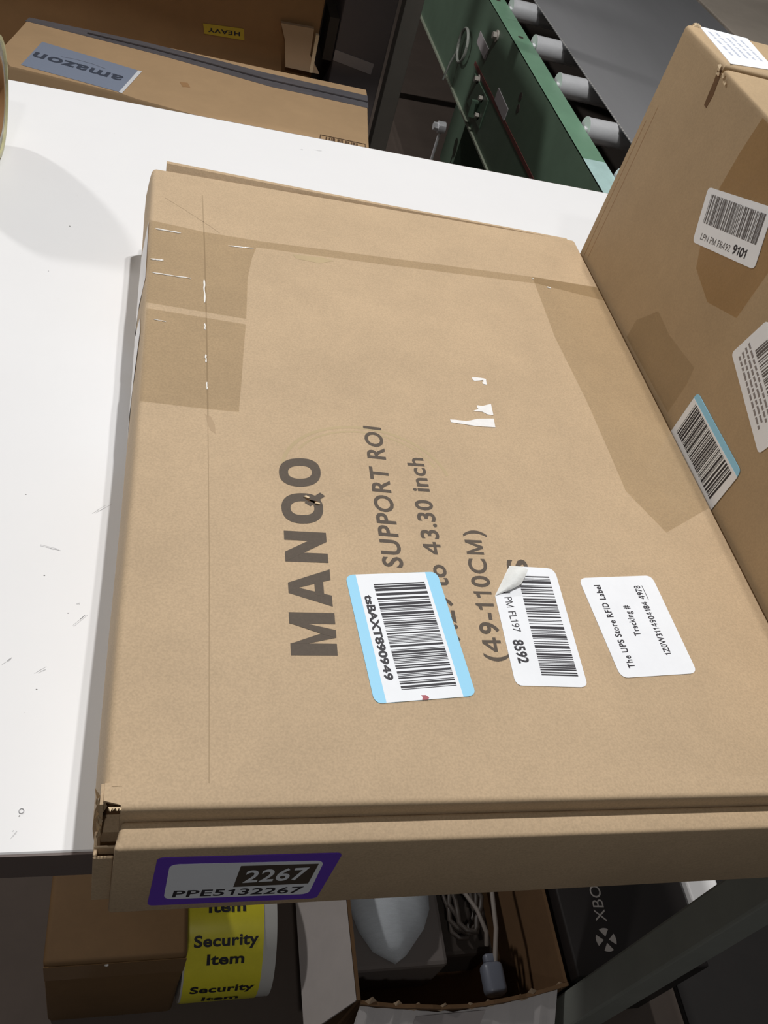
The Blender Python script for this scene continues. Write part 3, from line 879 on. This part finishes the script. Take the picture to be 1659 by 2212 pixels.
part('bed_plate', box(0.790, 1.56, YA, YB, -0.26, -0.25), BLACKPAN, cv)
part('guard', box(1.505, 2.30, YA, YB, -0.165, -0.152, 0.003), mat('beige_guard', (186, 174, 160), 0.5, var=0.12, scale=2), cv)
for y in (1.2, 3.2):
    for x in (0.80, 1.52):
        part('leg', box(x, x + 0.05, y, y + 0.05, -0.855, -0.43), GREENFACE, cv)

# ------------------------------------------------------------------ grey upright, and an unseen deck added to shade the far boxes
rk = thing('post_and_shade_deck', 'grey steel upright post between far boxes and conveyor, with an added shade deck', 'rack', (0.0, 2.1, -0.855))
part('upright', box(0.502, 0.543, 1.950, 1.990, -0.855, 1.6, 0.002), STEELDARK, rk)
part('upright', box(-0.42, -0.38, 2.55, 2.59, -0.855, 1.6, 0.002), STEELDARK, rk)
part('shade_deck', box(-0.42, 0.56, 1.40, 2.9, 0.74, 0.78), STEELDARK, rk)  # out of view, added so that its shadow falls on the far boxes
part('shade_deck_arm', box(0.505, 0.540, 1.41, 1.955, 0.70, 0.74), STEELDARK, rk)
part('shade_deck_arm', box(-0.42, -0.385, 1.41, 2.56, 0.70, 0.74), STEELDARK, rk)

# ------------------------------------------------------------------ long box beyond the table
ab = thing('long_cardboard_box', 'long cardboard box with dark grey tape and pale blue grey label, beyond the table', 'box', (0.07, 1.6, -0.855))
topo = [(-0.286, 1.6194), (-0.2655, 1.5395), (-0.0715, 1.5155), (-0.0484, 1.5068), (0.0714, 1.4835), (0.385, 1.41), (0.396, 1.526), (0.4202, 1.737), (0.4215, 1.765), (0.0, 1.77), (-0.2600, 1.774), (-0.272, 1.70)]
topo = [(-0.2885, 1.601), (-0.2655, 1.5400)] + topo[2:]
n = len(topo)
zs = [-0.300] * n
V = [(x, y, -0.855) for x, y in topo] + [(x, y, z - 0.005) for (x, y), z in zip(topo, zs)]
cx_, cy_ = 0.07, 1.6
V += [(cx_ + (x - cx_) * 0.992, cy_ + (y - cy_) * 0.985, z) for (x, y), z in zip(topo, zs)]
F = [tuple(range(n - 1, -1, -1)), tuple(range(2 * n, 3 * n))]
for r in (0, n):
    F += [(r + i, r + (i + 1) % n, r + n + (i + 1) % n, r + n + i) for i in range(n)]
part('body', (V, F), KRAFT3, ab, smooth=25)
lo = [(-0.2632, 1.7515), (-0.15, 1.739), (-0.0062, 1.7206), (0.1, 1.700), (0.209, 1.6783), (0.31, 1.675), (0.4121, 1.6700)]
hi = [(-0.2581, 1.7700), (-0.15, 1.770), (-0.0439, 1.7680), (0.07, 1.757), (0.1929, 1.7405), (0.31, 1.735), (0.4180, 1.7300)]
V = [S_amz(a, b, 0.0008) for a, b in lo] + [S_amz(a, b, 0.0014) for a, b in hi]
V += [S_amz(a, b, -0.0005) for a, b in lo] + [S_amz(a, b, -0.0005) for a, b in hi]
k = len(lo)
F = [(i, i + 1, k + i + 1, k + i) for i in range(k - 1)] + [(2 * k + i, 2 * k + i + 1, i + 1, i) for i in range(k - 1)] + [(k + i, k + i + 1, 3 * k + i + 1, 3 * k + i) for i in range(k - 1)]
part('tape_strip', (V, F), TAPEGREY, ab, 'dark grey tape along the seam')
mid = [((a + c) / 2, (b + d) / 2 - 0.002) for (a, b), (c, d) in zip(lo, hi)]
part('tape_crease', strip(S_amz, mid[1:], 0.006, 0.0019), mat('dark_tape_fold', (62, 58, 60), 0.5), ab)
s8 = part('shipping_label', slab(S_amz, [(-0.246, 1.5533), (-0.2235, 1.6700), (-0.0419, 1.6270), (-0.0717, 1.5193)], 0.0002, 0.0008), SILVER, ab, 'blue grey shipping label')
part('label_edge', slab(S_amz, [(-0.0475, 1.6270), (-0.0405, 1.6250), (-0.0703, 1.5166), (-0.0762, 1.5178)], 0.0008, 0.0013), PAPER, s8, 'bright white label edge')
part('label_text', text(S_amz, 'amazon', (-0.0705, 1.5880), (-0.2282, 1.6200), (-0.0790, 1.5560), 0.0011, 0.025, 1.05), mat('slate_ink', (74, 82, 98), 0.5), s8)
part('swoosh', strip(S_amz, [(-0.105, 1.6060), (-0.13, 1.6165), (-0.16, 1.6215), (-0.185, 1.6205)], 0.0016, 0.0011), mat('faint_swoosh', (126, 132, 148), 0.5), s8)
q = [(0.2961, 1.5032), (0.3845, 1.4990), (0.3800, 1.4600), (0.2905, 1.4640)]
part('box_barcode', join(barcode(S_amz, [quad_at(q, .12, .1), quad_at(q, .9, .1), quad_at(q, .9, .95), quad_at(q, .12, .95)], 0.0006, 40, 45, along='s'),
     strip(S_amz, [q[3], q[0], q[1], q[2]], 0.003, 0.0006)), mat('brown_print', (92, 70, 50), 0.7), ab)
part('dent', slab(S_amz, [(0.03, 1.615), (0.045, 1.618), (0.05, 1.600), (0.036, 1.596)], 0.0001, 0.0004), mat('kraft_dent', (176, 136, 94), 0.8), ab)

# ------------------------------------------------------------------ dim boxes behind it
hb = thing('heavy_cardboard_box', 'shaded big cardboard box with yellow HEAVY label behind the long box', 'box', (0.0, 2.05, -0.855))
yf = lambda x: 1.785 + 0.035 * (x + 0.26)
V8 = lambda x0, x1, d, z0, z1: [(x0, yf(x0), z0), (x1, yf(x1), z0), (x1 - 0.02, yf(x1) + d, z0), (x0 - 0.02, yf(x0) + d, z0), (x0, yf(x0), z1), (x1, yf(x1), z1), (x1 - 0.02, yf(x1) + d, z1), (x0 - 0.02, yf(x0) + d, z1)]
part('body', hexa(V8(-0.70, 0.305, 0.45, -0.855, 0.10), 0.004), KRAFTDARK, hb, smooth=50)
S_hb = lambda a, b, h: (a, yf(a) - h, b)
s9 = part('heavy_label', slab(S_hb, [(0.069, -0.250), (0.1505, -0.2445), (0.1545, -0.2665), (0.0735, -0.2690)], 0.0003, 0.0012), mat('yellow_label', (196, 168, 44), 0.5), hb, 'yellow label reading HEAVY upside down')
part('label_text', text(S_hb, 'HEAVY', (0.1440, -0.2520), (0.0790, -0.2560), (0.1450, -0.2600), 0.0016, 0.03, 1.1), BLACKINK, s9)
part('seam', box(-0.20, 0.30, 1.7925, 1.7960, 0.098, 0.101), KRAFTDARK, hb)

pb = thing('small_kraft_box', 'small shaded kraft box leaning before the large box, left of the dark crate', 'box', (0.27, 1.8, -0.30))
pv = [(0.222, 1.789, -0.215), (0.290, 1.789, -0.212), (0.292, 1.789, -0.265), (0.318, 1.789, -0.298), (0.245, 1.789, -0.298), (0.235, 1.789, -0.245)]
n = len(pv)
V = pv + [(x, y + 0.012, z) for x, y, z in pv]
F = [tuple(range(n - 1, -1, -1)), tuple(range(n, 2 * n))] + [(i, (i + 1) % n, n + (i + 1) % n, n + i) for i in range(n)]
part('panel', (V, F), mat('pale_kraft', (176, 148, 118), 0.8), pb)
part('panel_edge', box(0.296, 0.303, 1.787, 1.797, -0.298, -0.222), KRAFTEDGE, pb)

dc = thing('dark_crate', 'dark grey crate with a pale label, beside the steel upright', 'crate', (0.39, 1.95, -0.855))
CR = mat('dark_crate_plastic', (92, 84, 84), 0.6, var=0.05, scale=10)
part('body', box(0.345, 0.455, 1.812, 2.10, -0.855, -0.10, 0.003), CR, dc, smooth=50)
part('rim', box(0.340, 0.458, 1.806, 1.816, -0.12, -0.10, 0.002), CR, dc)
part('handle_recess', box(0.322, 0.342, 1.812, 1.90, -0.275, -0.19), BLACKPAN, dc)
part('label', hexa([(0.345, 1.8105, -0.272), (0.432, 1.8105, -0.285), (0.432, 1.812, -0.285), (0.345, 1.812, -0.272), (0.345, 1.8105, -0.250), (0.434, 1.8105, -0.262), (0.434, 1.812, -0.262), (0.345, 1.812, -0.250)]), mat('dull_label', (150, 142, 142), 0.6), dc, 'pale grey label')

# ------------------------------------------------------------------ tape roll at the left edge of the table
tr = thing('tape_roll', 'roll of clear tape with cream rim on the table, cut by the left edge', 'tape roll', (-0.16, 0.664, 0.0))
ax = Vector((1.0, 0.0, 0))
ctr = Vector((-0.160, 0.664, 0.0505))
def roll_ring(c, ax, r0, r1, w, n=48):
    u = ax.cross(Vector((0, 0, 1))).normalized()
    v = Vector((0, 0, 1))
    V, F = [], []
    for s, r in ((-w / 2, r1), (w / 2, r1), (w / 2, r0), (-w / 2, r0)):
        for k in range(n):
            a = 2 * math.pi * k / n
            V.append(tuple(c + ax * s + (u * math.cos(a) + v * math.sin(a)) * r))
    for b in range(4):
        for k in range(n):
            F.append((b * n + k, b * n + (k + 1) % n, ((b + 1) % 4) * n + (k + 1) % n, ((b + 1) % 4) * n + k))
    return V, F
part('film_layers', roll_ring(ctr, ax, 0.034, 0.0475, 0.046), mat('tape_film_grey', (150, 148, 150), 0.25, var=0.3, scale=90), tr, smooth=40)
part('rim', roll_ring(ctr, ax, 0.0465, 0.0500, 0.050), mat('cream_rim', (196, 192, 150), 0.35, var=0.12, scale=60), tr, 'cream outer rim', smooth=40)
part('core', roll_ring(ctr, ax, 0.0318, 0.0342, 0.048), KRAFTDARK, tr, smooth=40)

# ------------------------------------------------------------------ things on the floor under the table
FLOOR_GOODS = True
ZS = -0.437
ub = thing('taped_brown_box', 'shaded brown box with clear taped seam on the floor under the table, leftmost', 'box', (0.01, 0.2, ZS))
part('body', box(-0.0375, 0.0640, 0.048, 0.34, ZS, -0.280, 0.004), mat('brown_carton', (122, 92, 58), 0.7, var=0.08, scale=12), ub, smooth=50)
part('packing_tape', box(-0.0370, 0.0635, 0.0474, 0.0479, -0.315, -0.283), mat('shiny_brown_tape', (140, 108, 72), 0.2), ub)
part('tape_glint', wrinkle([(0, 0), (0.002, 0.0005), (0.004, 0)], 0.0006) if False else tube([(0.0055, 0.0472, -0.2850), (0.0065, 0.0468, -0.2842), (0.0075, 0.0470, -0.2836)], 0.0008, 8), GLINT, ub)  # small white bead painting a glint on the tape

yr = thing('security_sticker_roll', 'roll of yellow Security Item stickers with white backing beside the brown box', 'roll', (0.1, 0.1, ZS))
RC, RZ, RR = 0.1005, -0.377, 0.0595
yel = mat('yellow_sticker', (234, 222, 60), 0.25, var=0.05, scale=30)
part('sticker_band', join(cyl((0.0665, RC, RZ), (0.1285, RC, RZ), RR, 64)), yel, yr, smooth=40)
part('backing', join(cyl((0.0650, RC, RZ), (0.1395, RC, RZ), RR - 0.0006, 64)), mat('white_backing', (205, 203, 198), 0.3), yr, 'white backing paper', smooth=40)
part('core', join(cyl((0.1395, RC, RZ), (0.1400, RC, RZ), 0.02, 32)), KRAFTDARK, yr)
def S_roll(a, b, h):
    ph = -b / RR
    return (a, RC - (RR + h) * math.sin(ph), RZ + (RR + h) * math.cos(ph))
for body, deg, w in (('Item', 10, .030), ('Security', 34, .052), ('Item', 48, .030), ('Security', 76, .052), ('Item', 92, .030)):
    b = -math.radians(deg) * RR
    x0 = 0.0985 - w / 2
    part('sticker_text', text(S_roll, body, (x0, b), (x0 + w, b), (x0, b + 0.0088), 0.0004, 0.03, 1.05), BLACKINK, yr)

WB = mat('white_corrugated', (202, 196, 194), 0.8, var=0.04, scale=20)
BRIN = mat('brown_box_inside', (106, 78, 50), 0.85, var=0.08, scale=15)
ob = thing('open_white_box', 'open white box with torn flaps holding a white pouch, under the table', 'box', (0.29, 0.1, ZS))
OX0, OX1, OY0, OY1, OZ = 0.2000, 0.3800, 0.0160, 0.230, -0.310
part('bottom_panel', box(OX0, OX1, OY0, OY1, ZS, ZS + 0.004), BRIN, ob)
V, F = [], []
m = 24
rj = random.Random(4)
for i in range(m + 1):
    x = OX0 + (OX1 - OX0) * i / m
    z = OZ - 0.006 * math.sin(math.pi * i / m) + rj.uniform(-0.0016, 0.0016)
    y = OY0 - 0.008 * math.sin(math.pi * i / m)
    for yy, zz in ((y - 0.003, ZS), (y, ZS), (y, z), (y - 0.003, z)):
        V.append((x, yy, zz))
for i in range(m):
    for j in range(4):
        F.append((i * 4 + j, i * 4 + (j + 1) % 4, i * 4 + 4 + (j + 1) % 4, i * 4 + 4 + j))
F += [(3, 2, 1, 0), (m * 4, m * 4 + 1, m * 4 + 2, m * 4 + 3)]
part('front_wall', (V, F), BRIN, ob)
part('back_wall', box(OX0, OX1, OY1 - 0.003, OY1, ZS, OZ), BRIN, ob)
part('side_wall', box(OX0 - 0.003, OX0, OY0, OY1, ZS, OZ), BRIN, ob)
part('side_wall', box(OX1 - 0.003, OX1, OY0, OY1, ZS, OZ), BRIN, ob)
# front flap folded outwards
V, F = [], []
for i in range(m + 1):
    t = i / m
    x = OX0 + (OX1 - OX0 - 0.009) * t
    z = OZ - 0.0035 - 0.006 * math.sin(math.pi * t) + rj.uniform(-0.0012, 0.0012)
    y = OY0 - 0.0035 - 0.008 * math.sin(math.pi * t) + rj.uniform(-0.0008, 0.0008)
    xo = OX0 - 0.022 + (OX1 - OX0 + 0.004) * t
    V += [(x, y, z), (xo, OY0 - 0.060, OZ - 0.035), (xo, OY0 - 0.060, OZ - 0.038), (x, y, z - 0.003)]
for i in range(m):
    for j in range(4):
        F.append((i * 4 + j, i * 4 + (j + 1) % 4, i * 4 + 4 + (j + 1) % 4, i * 4 + 4 + j))
F += [(3, 2, 1, 0), (m * 4, m * 4 + 1, m * 4 + 2, m * 4 + 3)]
ff = part('front_flap', (V, F), WB, ob)
fz = lambda t: (OY0 - 0.0115 - t * 0.046, OZ - 0.0090 - t * 0.0250 + 0.0012)
(y0, z0), (y1, z1) = fz(0.04), fz(0.75)
part('clear_tape', ([(0.246, y0, z0), (0.306, y0, z0), (0.286, y1, z1), (0.228, y1, z1)], [(0, 1, 2, 3)]), mat('grey_tape_patch', (168, 160, 158), 0.3), ff)
V, F = [], []
for i in range(9):
    x = OX0 + 0.004 + (OX1 - OX0 - 0.008) * i / 8 + rj.uniform(-.006, .006)
    n = len(V)
    z = OZ - 0.0025 - 0.006 * math.sin(math.pi * i / 8)
    y = OY0 - 0.002 - 0.008 * math.sin(math.pi * i / 8)
    V += [(x - 0.006, y, z - 0.001), (x + 0.008, y, z - 0.001), (x + rj.uniform(-.004, .004), y + 0.003, z + rj.uniform(.002, .005)), (x, y - 0.002, z)]
    F += [(n, n + 1, n + 2), (n, n + 2, n + 3), (n + 3, n + 2, n + 1)]
part('torn_edge', (V, F), mat('dull_torn_edge', (170, 146, 120), 0.9), ob, kind='stuff')
part('side_flap', hexa([(0.1640, 0.004, OZ - 0.048), (OX0 - 0.003, OY0, OZ - 0.004), (OX0 - 0.003, OY1, OZ - 0.004), (0.1640, OY1, OZ - 0.048),
                        (0.1625, 0.004, OZ - 0.045), (OX0 - 0.0035, OY0, OZ), (OX0 - 0.0035, OY1, OZ), (0.1625, OY1, OZ - 0.045)]), mat('grey_white_flap', (176, 168, 164), 0.75, var=0.05, scale=15), ob)
part('flap_crease', strip(lambda a, b, h: (a, b, OZ + (a - 0.2) * 1.2 + 0.0006), [(0.1755, 0.01), (0.176, 0.1), (0.1765, 0.22)], 0.0014, 0), mat('pale_crease', (150, 144, 140), 0.7), ob)

# white pouch lying in the open box
po = thing('white_pouch', 'white soft fabric pouch with a pointed end inside the open white box', 'pouch', (0.25, 0.09, -0.36))
outl = [(0.190, .14), (0.1955, .10), (0.2035, .075), (0.2140, .058), (0.2330, .047), (0.2420, .052), (0.2600, .071), (0.2690, .088), (0.2740, .14), (0.272, .2), (0.192, .2)]
outl = [(x + 0.015, y + 0.006) for x, y in outl]
cpt = (0.247, 0.130)
V, F = [], []
rings = 6
n = len(outl)
for k in range(rings + 1):
    t = 1 - k / rings
    for x, y in outl:
        V.append((cpt[0] + (x - cpt[0]) * t, cpt[1] + (y - cpt[1]) * t, -0.352 + 0.018 * (1 - t ** 2.4) + 0.0015 * math.sin(x * 260) * t))
nb = len(V)
for x, y in outl:
    V.append((x, y, -0.362))
for k in range(rings):
    for i in range(n):
        F.append((k * n + i, k * n + (i + 1) % n, (k + 1) * n + (i + 1) % n, (k + 1) * n + i))
for i in range(n):
    F.append((nb + i, nb + (i + 1) % n, (i + 1) % n, i))
F.append(tuple(nb + i for i in range(n - 1, -1, -1)))
part('fabric', (V, F), mat('white_fabric', (214, 220, 226), 0.9, var=0.05, scale=60, bump=0.5, bscale=500, stretch=(1, 6, 1)), po, smooth=80)
part('liner', box(0.205, 0.298, 0.050, 0.2, -0.4320, -0.3640, 0.004), mat('grey_liner', (120, 112, 108), 0.8), po)

cb = thing('cable_coil', 'dark coiled cable with a grey plug inside the open white box', 'cable', (0.31, 0.09, -0.40))
pts = []
for k in range(66):
    a = k * 2 * math.pi / 16
    pts.append((0.318 + 0.012 * math.cos(a) + 0.0025 * math.sin(k * 1.7), 0.098 + 0.026 * math.sin(a) + 0.002 * math.cos(k * .9), -0.372 + k * 0.00045))
part('coil', tube(pts, 0.0024, 7), mat('dark_cable', (74, 66, 60), 0.5), cb, smooth=60)
part('cord', tube([(0.298, 0.112, -0.335), (0.310, 0.104, -0.333), (0.322, 0.086, -0.335), (0.3290, 0.068, -0.340), (0.331, 0.060, -0.35)], 0.0020, 8), mat('grey_cord', (150, 140, 132), 0.45), cb, smooth=60)
part('cord', tube([(0.339, 0.15, -0.335), (0.3395, 0.10, -0.334), (0.338, 0.07, -0.338), (0.334, 0.045, -0.346)], 0.0022, 8), mat('grey_cord', (150, 140, 132), 0.45), cb, smooth=60)
part('plug', join(box(0.3205, 0.3395, 0.0180, 0.0450, -0.356, -0.340, 0.005, 3), box(0.325, 0.335, 0.044, 0.052, -0.353, -0.344, 0.002)), mat('grey_plug', (112, 116, 128), 0.4), cb, smooth=50)
part('pad', box(0.300, 0.348, 0.060, 0.16, ZS + 0.0046, -0.376, 0.004), BLACKPAN, cb)

kb = thing('black_carton', 'black carton with a pale round X logo on its top, under the table', 'box', (0.45, 0.1, ZS))
BLK = mat('black_print_carton', (34, 28, 26), 0.55)
part('body', box(0.386, 0.5140, 0.016, 0.25, ZS, -0.300, 0.002), BLK, kb, smooth=50)
S_kb = lambda a, b, h: (a, b, -0.300 + h)
LG = mat('pale_logo_print', (172, 164, 158), 0.5)
lc = (0.4212, 0.0438)
# round emblem: a disc cut by two curved bands that cross as an X
V, F = [], []
Rl = 0.0096
def emblem(side):
    """one of the four lobes between the crossing bands"""
    pts = []
    a0 = math.radians(side * 90 + 45 + 17)
    a1 = math.radians(side * 90 + 45 + 90 - 17)
    for k in range(13):
        a = a0 + (a1 - a0) * k / 12
        pts.append((lc[0] + Rl * math.cos(a), lc[1] + Rl * math.sin(a)))
    am = (a0 + a1) / 2
    pts.append((lc[0] + Rl * 0.26 * math.cos(am), lc[1] + Rl * 0.26 * math.sin(am)))
    return pts
part('emblem', join(*[slab(S_kb, emblem(s), 0.0001, 0.0003) for s in range(4)]), LG, kb, 'round emblem crossed by an X')
part('printed_text', text(S_kb, 'XBOX', (0.4268, 0.0585), (0.4300, 0.1010), (0.4165, 0.0592), 0.0003, 0.0, 1.05), LG, kb)

wc = thing('white_carton', 'white carton edge showing between the black carton and the table leg', 'box', (0.535, 0.1, ZS))
part('body', box(0.5175, 0.5500, 0.066, 0.25, ZS, -0.296, 0.002), mat('white_carton_board', (235, 233, 232), 0.7), wc)
part('lid_seam', box(0.5175, 0.5500, 0.15, 0.1515, -0.2962, -0.2955), WB, wc)

FLOOR_GOODS = False
mt = thing('dark_floor_sheet', 'black sheet painted as the dark floor right of the table leg', 'dark sheet', (1.2, 0.0, -0.855))  # added black sheet; its colour stands in for the darkness on the floor
FLOORDARK = mat('painted_floor_dark', (26, 22, 20), 0.8, var=0.1, scale=30)
part('sheet', box(0.825, 1.70, -0.55, 0.62, -0.855, -0.843, 0.003), FLOORDARK, mt)
part('border', join(box(0.825, 1.70, 0.600, 0.620, -0.8432, -0.841), box(0.825, 0.845, -0.55, 0.600, -0.8432, -0.841)), FLOORDARK, mt)
